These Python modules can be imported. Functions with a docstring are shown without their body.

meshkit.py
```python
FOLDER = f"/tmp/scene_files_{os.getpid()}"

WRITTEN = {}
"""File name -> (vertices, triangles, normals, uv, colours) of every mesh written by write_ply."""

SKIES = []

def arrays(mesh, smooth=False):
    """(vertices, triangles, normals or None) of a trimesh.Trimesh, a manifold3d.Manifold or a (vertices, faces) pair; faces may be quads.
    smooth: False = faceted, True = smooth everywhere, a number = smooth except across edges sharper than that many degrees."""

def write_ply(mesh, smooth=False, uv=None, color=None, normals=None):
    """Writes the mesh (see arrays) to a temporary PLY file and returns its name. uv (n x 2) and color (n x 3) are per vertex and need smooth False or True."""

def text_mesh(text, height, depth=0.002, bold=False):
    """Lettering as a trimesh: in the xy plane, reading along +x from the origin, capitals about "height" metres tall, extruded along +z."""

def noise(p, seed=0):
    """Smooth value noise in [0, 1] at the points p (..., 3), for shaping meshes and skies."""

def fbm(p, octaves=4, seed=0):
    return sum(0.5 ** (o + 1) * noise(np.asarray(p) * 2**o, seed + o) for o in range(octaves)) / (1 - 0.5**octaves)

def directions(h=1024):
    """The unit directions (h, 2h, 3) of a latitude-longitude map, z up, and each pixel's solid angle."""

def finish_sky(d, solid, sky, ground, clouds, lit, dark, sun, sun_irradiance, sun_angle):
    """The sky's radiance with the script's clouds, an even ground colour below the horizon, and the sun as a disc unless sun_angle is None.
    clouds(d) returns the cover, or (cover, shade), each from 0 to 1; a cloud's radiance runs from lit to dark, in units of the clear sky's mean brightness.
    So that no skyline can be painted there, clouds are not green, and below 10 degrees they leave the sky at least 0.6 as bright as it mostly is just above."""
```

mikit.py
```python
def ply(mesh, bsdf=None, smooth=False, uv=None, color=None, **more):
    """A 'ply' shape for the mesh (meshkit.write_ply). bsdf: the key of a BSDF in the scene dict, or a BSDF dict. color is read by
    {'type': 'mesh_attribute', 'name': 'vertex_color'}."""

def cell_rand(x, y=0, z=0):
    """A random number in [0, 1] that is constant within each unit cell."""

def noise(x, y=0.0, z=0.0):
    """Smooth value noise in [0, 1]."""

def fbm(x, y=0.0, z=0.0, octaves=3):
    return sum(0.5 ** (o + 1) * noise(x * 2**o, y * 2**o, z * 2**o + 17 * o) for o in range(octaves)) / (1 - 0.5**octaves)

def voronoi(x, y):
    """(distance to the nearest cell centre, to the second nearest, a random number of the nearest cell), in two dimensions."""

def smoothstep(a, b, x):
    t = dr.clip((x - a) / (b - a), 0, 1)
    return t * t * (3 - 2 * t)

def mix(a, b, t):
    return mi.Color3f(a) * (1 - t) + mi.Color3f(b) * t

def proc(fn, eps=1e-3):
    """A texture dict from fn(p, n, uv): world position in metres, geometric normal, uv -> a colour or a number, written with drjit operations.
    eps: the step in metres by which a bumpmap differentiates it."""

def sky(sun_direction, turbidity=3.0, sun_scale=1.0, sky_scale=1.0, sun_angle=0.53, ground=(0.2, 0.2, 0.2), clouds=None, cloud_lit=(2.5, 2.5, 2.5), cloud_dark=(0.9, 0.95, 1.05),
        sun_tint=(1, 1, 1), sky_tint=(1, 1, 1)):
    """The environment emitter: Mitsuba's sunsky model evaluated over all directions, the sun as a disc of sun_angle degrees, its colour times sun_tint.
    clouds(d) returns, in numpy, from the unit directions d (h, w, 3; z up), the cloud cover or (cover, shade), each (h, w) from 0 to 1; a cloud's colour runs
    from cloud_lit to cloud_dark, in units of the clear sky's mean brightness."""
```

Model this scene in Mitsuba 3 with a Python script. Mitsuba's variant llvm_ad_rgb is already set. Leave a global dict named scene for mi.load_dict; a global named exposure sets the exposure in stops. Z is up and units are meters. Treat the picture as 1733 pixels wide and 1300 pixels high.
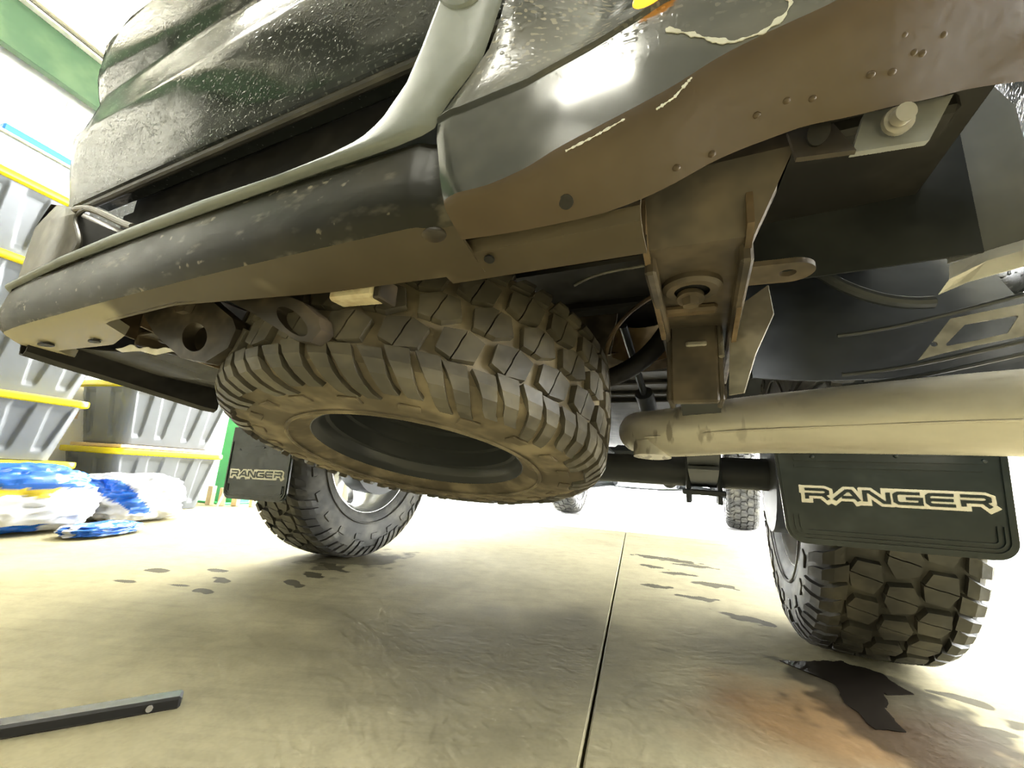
import math, random
import numpy as np, trimesh, drjit as dr, mitsuba as mi
import mikit, meshkit
from mikit import noise, fbm, voronoi, smoothstep, mix, proc
from shapely.geometry import Polygon, LineString, box as sbox, Point
from shapely.ops import unary_union

T = mi.ScalarTransform4f
random.seed(7); RNG = np.random.default_rng(7)
scene, labels = {'type': 'scene'}, {}

# ---------------------------------------------------------------- camera
CAM_POS = np.array([.5202, -1.3688, .3596]); YAW, PITCH, ROLL, FPX = .4364, .2172, .0624, 698.6
fwd = np.array([-math.sin(YAW)*math.cos(PITCH), math.cos(YAW)*math.cos(PITCH), math.sin(PITCH)])
rgt = np.array([math.cos(YAW), math.sin(YAW), 0.]); upv = np.cross(rgt, fwd)
upv = -rgt*math.sin(ROLL) + upv*math.cos(ROLL)
scene['camera'] = {'type': 'perspective', 'fov_axis': 'x', 'fov': math.degrees(2*math.atan(866.5/FPX)), 'near_clip': .02, 'far_clip': 500.,
                   'to_world': T().look_at(origin=CAM_POS.tolist(), target=(CAM_POS+fwd).tolist(), up=upv.tolist())}
# ---------------------------------------------------------------- light
exposure = 1.75
SKY = 74.0          # overcast daylight outside the open door
LAMP = 21.0        # fluorescent battens under the garage ceiling
scene['sky'] = mikit.sky((0.3, 0.8, 0.6), turbidity=4.0, sun_scale=0.0, sky_scale=SKY, ground=(.45, .44, .42),
                         clouds=lambda d: np.full(d.shape[:2], .92), cloud_lit=(1.05, 1.05, 1.02))

# ---------------------------------------------------------------- materials
def rgb(*c): return {'type': 'rgb', 'value': list(c)}
def mat(key, color, rough=.5, bump=None, bscale=1., two=True, **kw):
    b = {'type': 'principled', 'base_color': rgb(*color) if isinstance(color, tuple) else color, 'roughness': rough, **kw}
    if bump is not None:
        b = {'type': 'bumpmap', 'tex': bump, 'scale': bscale, 'bsdf': b}
    scene[key] = {'type': 'twosided', 'bsdf': b} if two else b
    return key

def blot(p, x, y, rx, ry, rot=0.):
    c, s = math.cos(rot), math.sin(rot)
    dx, dy = p.x-x, p.y-y
    return dr.sqrt(dr.square((dx*c+dy*s)/rx)+dr.square((-dx*s+dy*c)/ry))
SPOTS = [(-.80,-.50,.045,.02),(-.74,-.59,.035,.016),(-.92,-.44,.04,.015),(-.84,-.60,.03,.012),(-.62,-.40,.05,.02),(-.66,-.30,.06,.025),(-1.05,-.55,.05,.02),
         (-.98,-.66,.04,.016),(-.7,-.18,.08,.03),(.33,.95,.16,.05),(.47,.86,.09,.04),(.42,.62,.07,.03),(.30,.70,.06,.03),(.55,.50,.08,.04),(.5,.25,.07,.03),(.36,.33,.06,.025),
         (.95,-.2,.05,.02),(1.02,-.28,.06,.02),(1.0,-.38,.07,.02),(.93,-.33,.05,.02),(.62,.1,.1,.03)]
def wet(p):
    w = mi.Float(0)
    for i, (x, y, rx, ry) in enumerate(SPOTS):
        w = dr.maximum(w, 1-smoothstep(.8, 1.05, blot(p, x, y, rx, ry, -.3+.2*(i % 4))+.9*(noise(p.x*40, p.y*40, i)-.5)))
    # the damp patch and drips behind the right wheel
    w = dr.maximum(w, 1-smoothstep(.75, 1.05, blot(p, .80, -.36, .15, .26, .25)+1.1*(fbm(p.x*16, p.y*16, 3)-.5)))
    # drips under the left wheel
    w = dr.maximum(w, .8*(1-smoothstep(.75, 1.1, blot(p, -.72, -.02, .16, .22, .3)+1.4*(fbm(p.x*14, p.y*14, 5)-.5))))
    return w
def floor_col(p, n, uv):
    b = fbm(p.x*2.1, p.y*2.1, 0, 4); f = fbm(p.x*30, p.y*30, 1, 3); g = noise(p.x*260, p.y*260)
    c = mix((.215, .188, .105), (.345, .308, .190), b) * (.86+.2*f+.08*g)
    sc = smoothstep(.66, .8, noise(p.x*5+p.y*11, p.y*90-p.x*40))*.05
    c = c*(1-sc)
    reddish = 1-smoothstep(.35, 1.2, blot(p, .72, -.46, .27, .20, .2)+.7*(fbm(p.x*9, p.y*9, 9)-.5))  # cast of orange reflected light, painted into the floor colour
    c = mix(c, c*mi.Color3f(.62, .36, .20), reddish*.8)
    dark_patch = 1-smoothstep(.3, 1.3, blot(p, .15, -.5, .6, .36, .1)+1.2*(fbm(p.x*5, p.y*5, 2)-.5))  # broad darker patch of floor under the spare wheel
    c = c*(1-.5*dark_patch)
    return c*(1-.72*wet(p))
def floor_rough(p, n, uv):
    return mi.Float(.9)-.12*fbm(p.x*8, p.y*8)
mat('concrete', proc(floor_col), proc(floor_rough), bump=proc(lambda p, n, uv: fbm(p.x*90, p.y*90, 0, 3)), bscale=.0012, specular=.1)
mat('outside_concrete', proc(lambda p, n, uv: mix((.42, .41, .38), (.52, .51, .48), fbm(p.x*.8, p.y*.8))), .8)

def dust(a, b, k, lo, hi):
    return proc(lambda p, n, uv: mix(a, b, smoothstep(lo, hi, fbm(p.x*k, p.y*k, p.z*k, 4))))
def paint_col(p, n, uv):
    d = smoothstep(.5, .85, fbm(p.x*14, p.y*14, p.z*22, 4))
    s = smoothstep(.74, .8, noise(p.x*220, p.y*220, p.z*220))
    return mix((.016, .020, .019), (.19, .21, .19), d*.2+s*.35)
mat('paint', proc(paint_col), proc(lambda p, n, uv: .09+.20*smoothstep(.4, .8, fbm(p.x*11, p.y*11, p.z*20, 4))),
    bump=proc(lambda p, n, uv: smoothstep(.70, .82, noise(p.x*210, p.y*210, p.z*210))), bscale=.0006, specular=.7, clearcoat=.8, clearcoat_gloss=.9)
def bump_col(p, n, uv):
    d = smoothstep(.45, .8, fbm(p.x*9, p.y*9, p.z*13, 4)); m = smoothstep(.72, .82, fbm(p.x*80, p.y*80, p.z*80, 3))
    return mix(mix((.015, .0155, .012), (.036, .033, .023), d), (.34, .30, .22), dr.minimum(m*.45+.30*smoothstep(.60, .85, fbm(p.x*30, p.y*30, p.z*55, 4)), .7))
mat('bumper_coat', proc(bump_col), proc(lambda p, n, uv: .30+.22*fbm(p.x*16, p.y*16, p.z*16)),
    bump=proc(lambda p, n, uv: fbm(p.x*120, p.y*120, p.z*120, 2)), bscale=.0004, specular=.32)
def corner_col(p, n, uv):
    d = smoothstep(.42, .8, fbm(p.x*12, p.y*12, p.z*12, 4)); m = smoothstep(.66, .76, noise(p.x*230, p.y*230, p.z*230))
    up_ = smoothstep(.70, .80, p.z)
    return mix(mix((.030, .034, .030), (.085, .082, .062), d), (.42, .38, .28), m*.42*up_)
mat('corner_coat', proc(corner_col), proc(lambda p, n, uv: .09+.22*smoothstep(.4, .75, fbm(p.x*12, p.y*12, p.z*12))),
    bump=proc(lambda p, n, uv: smoothstep(.62, .8, noise(p.x*260, p.y*260, p.z*260))*smoothstep(.68, .8, p.z)), bscale=.00028, specular=.8, clearcoat=.8, clearcoat_gloss=.93)
mat('under_coat', proc(lambda p, n, uv: mix(mix((.060, .047, .029), (.105, .084, .053), fbm(p.x*10, p.y*10, p.z*10)), (.36, .32, .22), smoothstep(.38, .62, fbm(p.x*7, p.y*9, p.z*9, 3)+.55*smoothstep(-.15, -.6, p.x)-.28))), .5, bump=proc(lambda p, n, uv: fbm(p.x*120, p.y*120, p.z*120, 2)), bscale=.0004)  # paler left end paints in the bounce off the bright floor
mat('lip_coat', dust((.078, .053, .028), (.13, .092, .052), 9, .3, .8), proc(lambda p, n, uv: .40+.2*fbm(p.x*16, p.y*16, p.z*16)), bump=proc(lambda p, n, uv: fbm(p.x*120, p.y*120, p.z*120, 2)), bscale=.0004, specular=.6)
mat('grey_plastic', proc(lambda p, n, uv: mix((.20, .225, .222), (.28, .305, .30), fbm(p.x*30, p.y*30, p.z*30))), .42,
    bump=proc(lambda p, n, uv: noise(p.x*900, p.y*900, p.z*900)), bscale=.0003, specular=.6)
mat('dark_plastic', dust((.045, .044, .040), (.10, .092, .075), 12, .4, .85), .42, specular=.6)
mat('box_plastic', dust((.075, .066, .054), (.13, .115, .09), 20, .3, .8), .38, specular=.6)
mat('black', dust((.012, .012, .012), (.032, .030, .026), 10, .4, .8), .6)
mat('liner', dust((.020, .024, .027), (.050, .056, .058), 7, .35, .8), .45, specular=.6)
mat('inner_panel', dust((.20, .205, .19), (.27, .27, .24), 8, .35, .8), .5)
mat('chassis', dust((.040, .034, .027), (.125, .098, .066), 16, .35, .75), proc(lambda p, n, uv: .35+.3*fbm(p.x*20, p.y*20, p.z*20)), bump=proc(lambda p, n, uv: fbm(p.x*110, p.y*110, p.z*110)), bscale=.0008)
mat('rust_steel', dust((.075, .053, .031), (.20, .14, .08), 18, .3, .7), .6)
mat('cast_brown', dust((.22, .15, .075), (.42, .31, .17), 14, .3, .7), .55)
mat('bare_steel', dust((.30, .28, .24), (.55, .52, .46), 25, .3, .7), .35, metallic=.5)
mat('bare_daylit', (.72, .70, .64), .4)  # bare metal, so pale that it paints daylight onto the bottom flange
mat('exhaust', proc(lambda p, n, uv: mix(mix((.54, .51, .44), (.70, .66, .57), fbm(p.x*10, p.y*40, p.z*40, 4)), (.15, .12, .09), smoothstep(.62, .74, fbm(p.x*75, p.y*22, p.z*22, 3))*.6*smoothstep(.72, .45, p.x))), .38, metallic=.35, specular=.5)
def rub(a, b): return proc(lambda p, n, uv: mix(a, b, smoothstep(.35, .8, fbm(p.x*17, p.y*17, p.z*17, 4))))
mat('rubber', rub((.040, .040, .036), (.10, .095, .075)), .62, bump=proc(lambda p, n, uv: fbm(p.x*160, p.y*160, p.z*160)), bscale=.0006)
mat('rubber_worn', rub((.075, .068, .053), (.155, .138, .10)), .5, bump=proc(lambda p, n, uv: fbm(p.x*160, p.y*160, p.z*160)), bscale=.0008, specular=.6)
mat('rubber_dusty', rub((.13, .108, .074), (.34, .285, .195)), .75, bump=proc(lambda p, n, uv: fbm(p.x*120, p.y*120, p.z*120)), bscale=.001)
mat('flap_rubber', dust((.013, .021, .022), (.032, .043, .043), 14, .35, .8), .30, specular=.6)
mat('white_print', (.90, .87, .78), .5)
mat('alloy', (.62, .62, .60), .28, metallic=.8)
mat('dark_steel', (.035, .04, .045), .35, specular=.6)
mat('tub_grey', proc(lambda p, n, uv: mix((.105, .115, .125), (.14, .15, .16), fbm(p.x*6, p.y*6, p.z*6))), .38)
mat('lid_yellow', (.72, .58, .008), .32)
mat('wall_paint', proc(lambda p, n, uv: mix((.80, .78, .69), (.86, .84, .76), fbm(p.x*2, p.y*2, p.z*2))), .7)
mat('dark_unseen_wall', (.085, .085, .065), .8)  # for walls out of view, dark so that the tailgate mirrors darkness
mat('ceiling_paint', (.62, .61, .54), .8)
mat('beam_green', dust((.028, .070, .028), (.055, .10, .042), 9, .3, .8), .5)
mat('green_gloss', (.03, .30, .10), .35)
mat('trim_cream', (.68, .66, .54), .45)
mat('dark_gap', (.02, .02, .015), .8)
mat('wood', proc(lambda p, n, uv: mix((.50, .36, .20), (.70, .56, .36), noise(p.x*20, p.y*20, p.z*4))), .7)
mat('blue_plastic', (.03, .16, .55), .35)
mat('card', (.42, .30, .18), .8)
mat('pale_box', (.24, .27, .26), .6)
mat('red_lens', (.35, .02, .015), .12, clearcoat=1.)
mat('amber_gloss', (.85, .33, .02), .15, clearcoat=1.)
mat('bag_film', {'type': 'mesh_attribute', 'name': 'vertex_color'}, .28, specular=.6, two=True)
mat('bar_black', (.010, .010, .010), .32, specular=.4)
mat('pale_tag', dust((.62, .52, .34), (.80, .72, .52), 60, .3, .7), .7)
mat('scuff', (.66, .66, .60), .6)
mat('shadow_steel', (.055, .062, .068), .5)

# ---------------------------------------------------------------- helpers
def cat(*ms): return trimesh.util.concatenate([m for m in ms if m is not None])
def box(sx, sy, sz, c=(0, 0, 0), r=None, bev=None):
    """a box with chamfered edges"""
    b = bev if bev is not None else min(sx, sy, sz)*.12
    h = np.array([sx, sy, sz])/2
    pts = []
    for s in np.ndindex(2, 2, 2):
        s = np.array(s)*2-1
        for k in range(3):
            q = s*h; q = q-s*b; q[k] = s[k]*h[k]; pts.append(q)
    m = trimesh.convex.convex_hull(np.array(pts))
    if r is not None: m.apply_transform(r)
    m.apply_translation(c); return m
def rotm(deg, axis): return trimesh.transformations.rotation_matrix(math.radians(deg), axis)
def tube(pts, rad, sides=12, n=None):
    p = np.asarray(pts, float)
    if n:
        from scipy.interpolate import CubicSpline
        t = np.r_[0, np.cumsum(np.linalg.norm(np.diff(p, axis=0), axis=1))]
        tt = np.linspace(0, t[-1], n); p = CubicSpline(t, p)(tt)
        if np.ndim(rad): rad = np.interp(tt, t, rad)
    rad = np.broadcast_to(rad, (len(p),))
    t = np.gradient(p, axis=0); t /= np.linalg.norm(t, axis=1, keepdims=True)
    a = np.cross(t[0], [0, 0, 1.]) if abs(t[0][2]) < .9 else np.cross(t[0], [1., 0, 0])
    A = []
    for k in t:
        a = a-k*(a@k); a /= np.linalg.norm(a); A.append(a)
    A = np.array(A); Bv = np.cross(t, A); an = np.arange(sides)*2*np.pi/sides
    v = p[:, None]+rad[:, None, None]*(np.cos(an)[None, :, None]*A[:, None]+np.sin(an)[None, :, None]*Bv[:, None])
    v = np.vstack([v.reshape(-1, 3), p[:1], p[-1:]]); f = []
    N = len(p)
    for i in range(N-1):
        for j in range(sides):
            a0, b0 = i*sides+j, i*sides+(j+1) % sides
            f += [[a0, b0, b0+sides], [a0, b0+sides, a0+sides]]
    for j in range(sides):
        f += [[N*sides, (j+1) % sides, j], [N*sides+1, (N-1)*sides+j, (N-1)*sides+(j+1) % sides]]
    m = trimesh.Trimesh(v, f, process=False); m.fix_normals(); return m
def lathe(prof, n=96, axis='x', closed=False):
    """profile of (along the axis, radius) turned about the axis; closed joins the ends"""
    pr = np.asarray(prof, float)
    if closed: pr = np.vstack([pr, pr[:1]])
    an = np.arange(n)*2*np.pi/n
    v = np.stack([np.repeat(pr[:, 0], n), (pr[:, 1:2]*np.cos(an)).ravel(), (pr[:, 1:2]*np.sin(an)).ravel()], -1)
    f = []
    for i in range(len(pr)-1):
        j = np.arange(n); k = (j+1) % n
        f.append(np.stack([i*n+j, (i+1)*n+j, (i+1)*n+k], -1)); f.append(np.stack([i*n+j, (i+1)*n+k, i*n+k], -1))
    m = trimesh.Trimesh(v, np.vstack(f), process=False); m.merge_vertices(); m.fix_normals()
    if axis == 'y': m.apply_transform(rotm(90, [0, 0, 1]))
    if axis == 'z': m.apply_transform(rotm(-90, [0, 1, 0]))
    return m
def resample(p, n):
    p = np.asarray(p, float); t = np.r_[0, np.cumsum(np.linalg.norm(np.diff(p, axis=0), axis=1))]
    return np.stack([np.interp(np.linspace(0, t[-1], n), t, p[:, k]) for k in range(p.shape[1])], -1)
def sheet(rows, th=.003, away=None):
    """a panel of real thickness through rows of points (all rows of one length)"""
    P = np.asarray(rows, float); m, n = P.shape[:2]
    du, dv = np.gradient(P, axis=0), np.gradient(P, axis=1)
    N = np.cross(du, dv); N /= np.linalg.norm(N, axis=2, keepdims=True)+1e-12
    if away is not None and (N*(P-np.asarray(away))).sum() < 0: N = -N      # N points away from that point: the outer side
    Q = P-N*th
    idx = np.arange(m*n).reshape(m, n); f = []
    a, b, c, d = idx[:-1, :-1], idx[:-1, 1:], idx[1:, 1:], idx[1:, :-1]
    q = np.stack([a, b, c, d], -1).reshape(-1, 4); o = m*n
    f = [q, q[:, ::-1]+o]
    ring = np.r_[idx[0, :], idx[1:, -1], idx[-1, -2::-1], idx[-2:0:-1, 0]]
    r2 = np.roll(ring, -1)
    f.append(np.stack([r2, ring, ring+o, r2+o], -1))
    f = np.vstack(f); f = np.vstack([f[:, [0, 1, 2]], f[:, [0, 2, 3]]])
    me = trimesh.Trimesh(np.vstack([P.reshape(-1, 3), Q.reshape(-1, 3)]), f, process=False); me.fix_normals(); return me
def prism(poly, th, origin, ux, uy):
    """extrudes a 2-D polygon th deep along ux x uy from the plane of ux, uy at origin"""
    if not hasattr(poly, 'geoms'): poly = unary_union([poly if hasattr(poly, 'area') else Polygon(poly)])
    ms = [trimesh.creation.extrude_polygon(g, th, engine='earcut') for g in getattr(poly, 'geoms', [poly])]
    m = cat(*ms); ux, uy = np.asarray(ux, float), np.asarray(uy, float); uz = np.cross(ux, uy)
    M = np.eye(4); M[:3, 0], M[:3, 1], M[:3, 2], M[:3, 3] = ux, uy, uz, origin
    m.apply_transform(M); m.fix_normals(); return m
def xz(poly, y, th):      # plate in an x-z plane, its rear face at y
    return prism(poly, th, (0, y+th, 0), (1, 0, 0), (0, 0, 1))
def rrect(w, h, r, n=6):
    return sbox(-w/2+r, -h/2+r, w/2-r, h/2-r).buffer(r, quad_segs=n)
def loft(rings, cap=True):
    R_ = np.asarray(rings, float); m, n = R_.shape[:2]; v = R_.reshape(-1, 3); f = []
    for i in range(m-1):
        j = np.arange(n); k = (j+1) % n
        f.append(np.stack([i*n+j, i*n+k, (i+1)*n+k], -1)); f.append(np.stack([i*n+j, (i+1)*n+k, (i+1)*n+j], -1))
    f = np.vstack(f)
    if cap:
        v = np.vstack([v, R_[0].mean(0), R_[-1].mean(0)]); j = np.arange(n); k = (j+1) % n
        f = np.vstack([f, np.stack([0*j+m*n, k, j], -1), np.stack([0*j+m*n+1, (m-1)*n+j, (m-1)*n+k], -1)])
    me = trimesh.Trimesh(v, f, process=False); me.fix_normals(); return me

used = {}
def numbered(name):
    k = used.get(name, 0); used[name] = k+1
    return name if k == 0 else f'{name}_{k:03d}'
def thing(name, label, category, group=None):
    key = numbered(name); labels[key] = {'label': label, 'category': category}
    if group: labels[key]['group'] = group
    return key
def put(key, mesh, m, smooth=35, tw=None, **kw):
    d = mikit.ply(mesh, m, smooth=smooth, **kw)
    if tw is not None: d['to_world'] = tw
    scene[key] = d; return key
def part(name, mesh, m, parent, smooth=35, label=None, tw=None, **kw):
    key = numbered(parent+'__'+name)
    put(key, mesh, m, smooth, tw, **kw)
    if label: labels[key] = {'label': label}
    return key
def struct(name, mesh, m, smooth=False, tw=None, label=None):
    put(name, mesh, m, smooth, tw); labels[name] = {'kind': 'structure', 'label': label or name.replace('_', ' ')}
    return name

# ================================================================ the garage
ROT = 8.0; ORG = (-3.05, -.6, 0)          # the building stands 8 degrees askew to the vehicle
BW = T().translate(list(ORG)).rotate([0, 0, 1], ROT)
def bld(x, y, z=0.):
    c, s = math.cos(math.radians(ROT)), math.sin(math.radians(ROT)); return np.array([ORG[0]+c*x-s*y, ORG[1]+s*x+c*y, z])
DOOR_Y = 1.86; JX = 3.36                  # door line and the sawn joint, in the building's frame
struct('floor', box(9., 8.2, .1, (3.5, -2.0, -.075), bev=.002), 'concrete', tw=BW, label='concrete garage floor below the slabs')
def slab(x0, x1, y0, y1, m='concrete'):
    g = .0022
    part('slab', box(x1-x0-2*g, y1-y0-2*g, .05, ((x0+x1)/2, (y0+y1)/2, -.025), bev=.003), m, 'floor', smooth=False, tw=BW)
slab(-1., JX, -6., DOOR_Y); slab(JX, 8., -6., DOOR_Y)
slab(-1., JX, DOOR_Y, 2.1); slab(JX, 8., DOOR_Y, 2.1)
struct('ground', box(120, 120, .1, (0, 62.09, -.052), bev=.001), 'outside_concrete', tw=BW, label='pale concrete yard outside the open door')
struct('wall_left', box(.12, 3.8, 3.7, (-.06, -.05, 1.85), bev=.002), 'wall_paint', tw=BW, label='white wall on the left behind the tubs')
struct('wall_rear_left', box(.12, 3.6, 3.7, (-.06, -3.755, 1.85), bev=.002), 'dark_unseen_wall', tw=BW)  # unseen stretch, made dark to darken the tailgate reflections
struct('wall_back', box(9., .12, 3.7, (4.0, -5.5, 1.85), bev=.002), 'dark_unseen_wall', tw=BW)
struct('wall_right', cat(box(.12, 4.3, 3.7, (7.4, -3.35, 1.85), bev=.002), box(.12, 3.1, .5, (7.4, .4, 3.42), bev=.002)), 'dark_unseen_wall', tw=BW, label='right wall with a wide open door')
struct('ground_side', box(60, 40, .1, (38, -18.05, -.052), bev=.001), 'outside_concrete', tw=BW, label='pale concrete yard at the side of the garage')
struct('ceiling', box(9., 7.6, .1, (3.5, -1.9, 3.72), bev=.002), 'ceiling_paint', tw=BW)
struct('wall_front', box(9., .2, .5, (3.5, DOOR_Y+.1, 3.42), bev=.005), 'wall_paint', tw=BW, label='lintel over the open roller door')
# green steel beam and the pale track above it along the left wall
bk = thing('steel_beam', 'dark green painted steel beam running along the white wall above the tubs', 'beam')
part('web', box(.05, 6.8, .29, (.085, -2.2, 2.655), bev=.004), 'beam_green', bk, tw=BW)
part('flange', box(.10, 6.8, .014, (.10, -2.2, 2.807), bev=.003), 'trim_cream', bk, tw=BW, label='pale upper flange')
struct('trim_1', cat(box(.05, 7.4, .05, (.04, -2.2, 2.845), bev=.004), box(.03, 7.4, .05, (.03, -2.2, 2.955), bev=.004)), 'trim_cream', tw=BW, label='cream door track along the left wall')
struct('trim_2', box(.02, 7.4, .014, (.02, -2.2, 2.905), bev=.001), 'dark_gap', tw=BW, label='dark slot in the cream track')
# wall panels, lapped like sheets
for i, (z0, z1) in enumerate(((0.02, 1.05), (1.053, 2.49), (2.99, 3.66))):
    for j in range(2):
        part('panel', box(.012, 1.836, z1-z0, (.006, -.93+j*1.84, (z0+z1)/2), bev=.003), 'wall_paint', 'wall_left', tw=BW)
# ceiling lamps (out of the picture)
for i, (x, y) in enumerate(((2.74, -3.28), (.9, -.9))):
    k = thing('ceiling_lamp', ['white panel lamp under the ceiling behind the truck', 'white panel lamp under the ceiling near the left wall'][i], 'lamp', 'panel lamps on the ceiling')
    part('housing', box(.74, .48, .06, (x, y, 3.63), bev=.01), 'trim_cream', k, tw=BW)
    key = part('diffuser', box(.66, .40, .02, (x, y, 3.59), bev=.008), 'white_print', k, tw=BW)
    scene[key]['emitter'] = {'type': 'area', 'radiance': rgb(LAMP*1.0, LAMP*.98, LAMP*.84)}
# green door post
k = thing('door_post', 'bright green painted steel post at the door edge beyond the stacked tubs', 'post')
part('post', cat(box(.012, .16, 3.3, (.15, 1.47, 1.65), bev=.002), box(.20, .012, 3.3, (.25, 1.395, 1.65), bev=.002), box(.012, .16, 3.3, (.35, 1.47, 1.65), bev=.002)), 'green_gloss', k, tw=BW)
part('base_plate', box(.3, .3, .014, (.25, 1.45, .008), bev=.002), 'green_gloss', k, tw=BW)
k = thing('white_strut', 'thin white bar leaning beside the green post', 'bar')
put(k, tube([bld(.47, 1.18, 0.005), bld(.50, 1.26, .30), bld(.47, 1.33, .62)], .009), 'trim_cream')
for i, (x, y, h, w, a) in enumerate(((.34, 1.22, .14, .05, 6), (.42, 1.25, .13, .045, -8), (.50, 1.30, .11, .05, 12), (.60, 1.36, .12, .04, -5))):
    k = thing('wood_offcut', ['short pale timber offcut standing left at the foot of the green post', 'second timber offcut from the left by the green post', 'third timber offcut by the green post, behind the mud flap', 'rightmost timber offcut beyond the tubs'][i], 'offcut')
    put(k, box(w, .035, h, bld(x, y, h/2+.002), rotm(a, [0, 0, 1]), .003), 'wood', smooth=False)

# ---------------------------------------------------------------- storage tubs
def rring(w, l, r, z, n=10):
    out = []
    for cx, cy, a0 in ((w/2-r, l/2-r, 0), (-w/2+r, l/2-r, 90), (-w/2+r, -l/2+r, 180), (w/2-r, -l/2+r, 270)):
        for a in np.linspace(a0, a0+90, n): out.append((cx+r*math.cos(math.radians(a)), cy+r*math.sin(math.radians(a)), z))
    return np.array(out)
def tub_body(w, l, h):
    def dense(z):
        s = z/h; p = rring(w-.10*(1-s)-.03, l-.10*(1-s)-.03, .06, z, 7)
        q = np.vstack([p, p[:1]]); t = np.r_[0, np.cumsum(np.linalg.norm(np.diff(q, axis=0), axis=1))]
        tt = np.linspace(0, t[-1], 361)[:-1]
        return np.stack([np.interp(tt, t, q[:, k]) for k in range(3)], -1)
    rings = []
    for z in np.r_[0, .004, np.linspace(.02, h-.05, 22), h-.045, h-.02, h]:
        p = dense(z); s = z/h
        hw, hl = (w-.10*(1-s)-.03)/2, (l-.10*(1-s)-.03)/2
        inset = np.zeros(len(p))
        for k in range(len(p)):
            x, y, _ = p[k]
            side = abs(abs(x)-hw) < .002; end = abs(abs(y)-hl) < .002
            if side or end:
                c = y if side else x; L = hl if side else hw
                for cc in (np.array((-.72, -.28, .28, .72))*L if side else np.array((-.5, .5))*L):
                    half = .020+.030*s                          # a channel that narrows downwards
                    d = half-abs(c-cc)
                    if d > 0 and .045 < z < h-.04:
                        inset[k] = min(1, d/.010)*.014*min(1, (z-.045)/.02)*min(1, (h-.04-z)/.006)
            if z < .004: inset[k] += .006
        nrm = np.stack([p[:, 0]/hw**1, p[:, 1]/hl, 0*p[:, 0]], -1)
        big = np.abs(np.abs(p[:, 0])-hw) < .002
        nrm = np.where(big[:, None], np.stack([np.sign(p[:, 0]), 0*p[:, 0], 0*p[:, 0]], -1), np.stack([0*p[:, 0], np.sign(p[:, 1]), 0*p[:, 0]], -1))
        rings.append(p-nrm*inset[:, None])
    return loft(rings)
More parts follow.
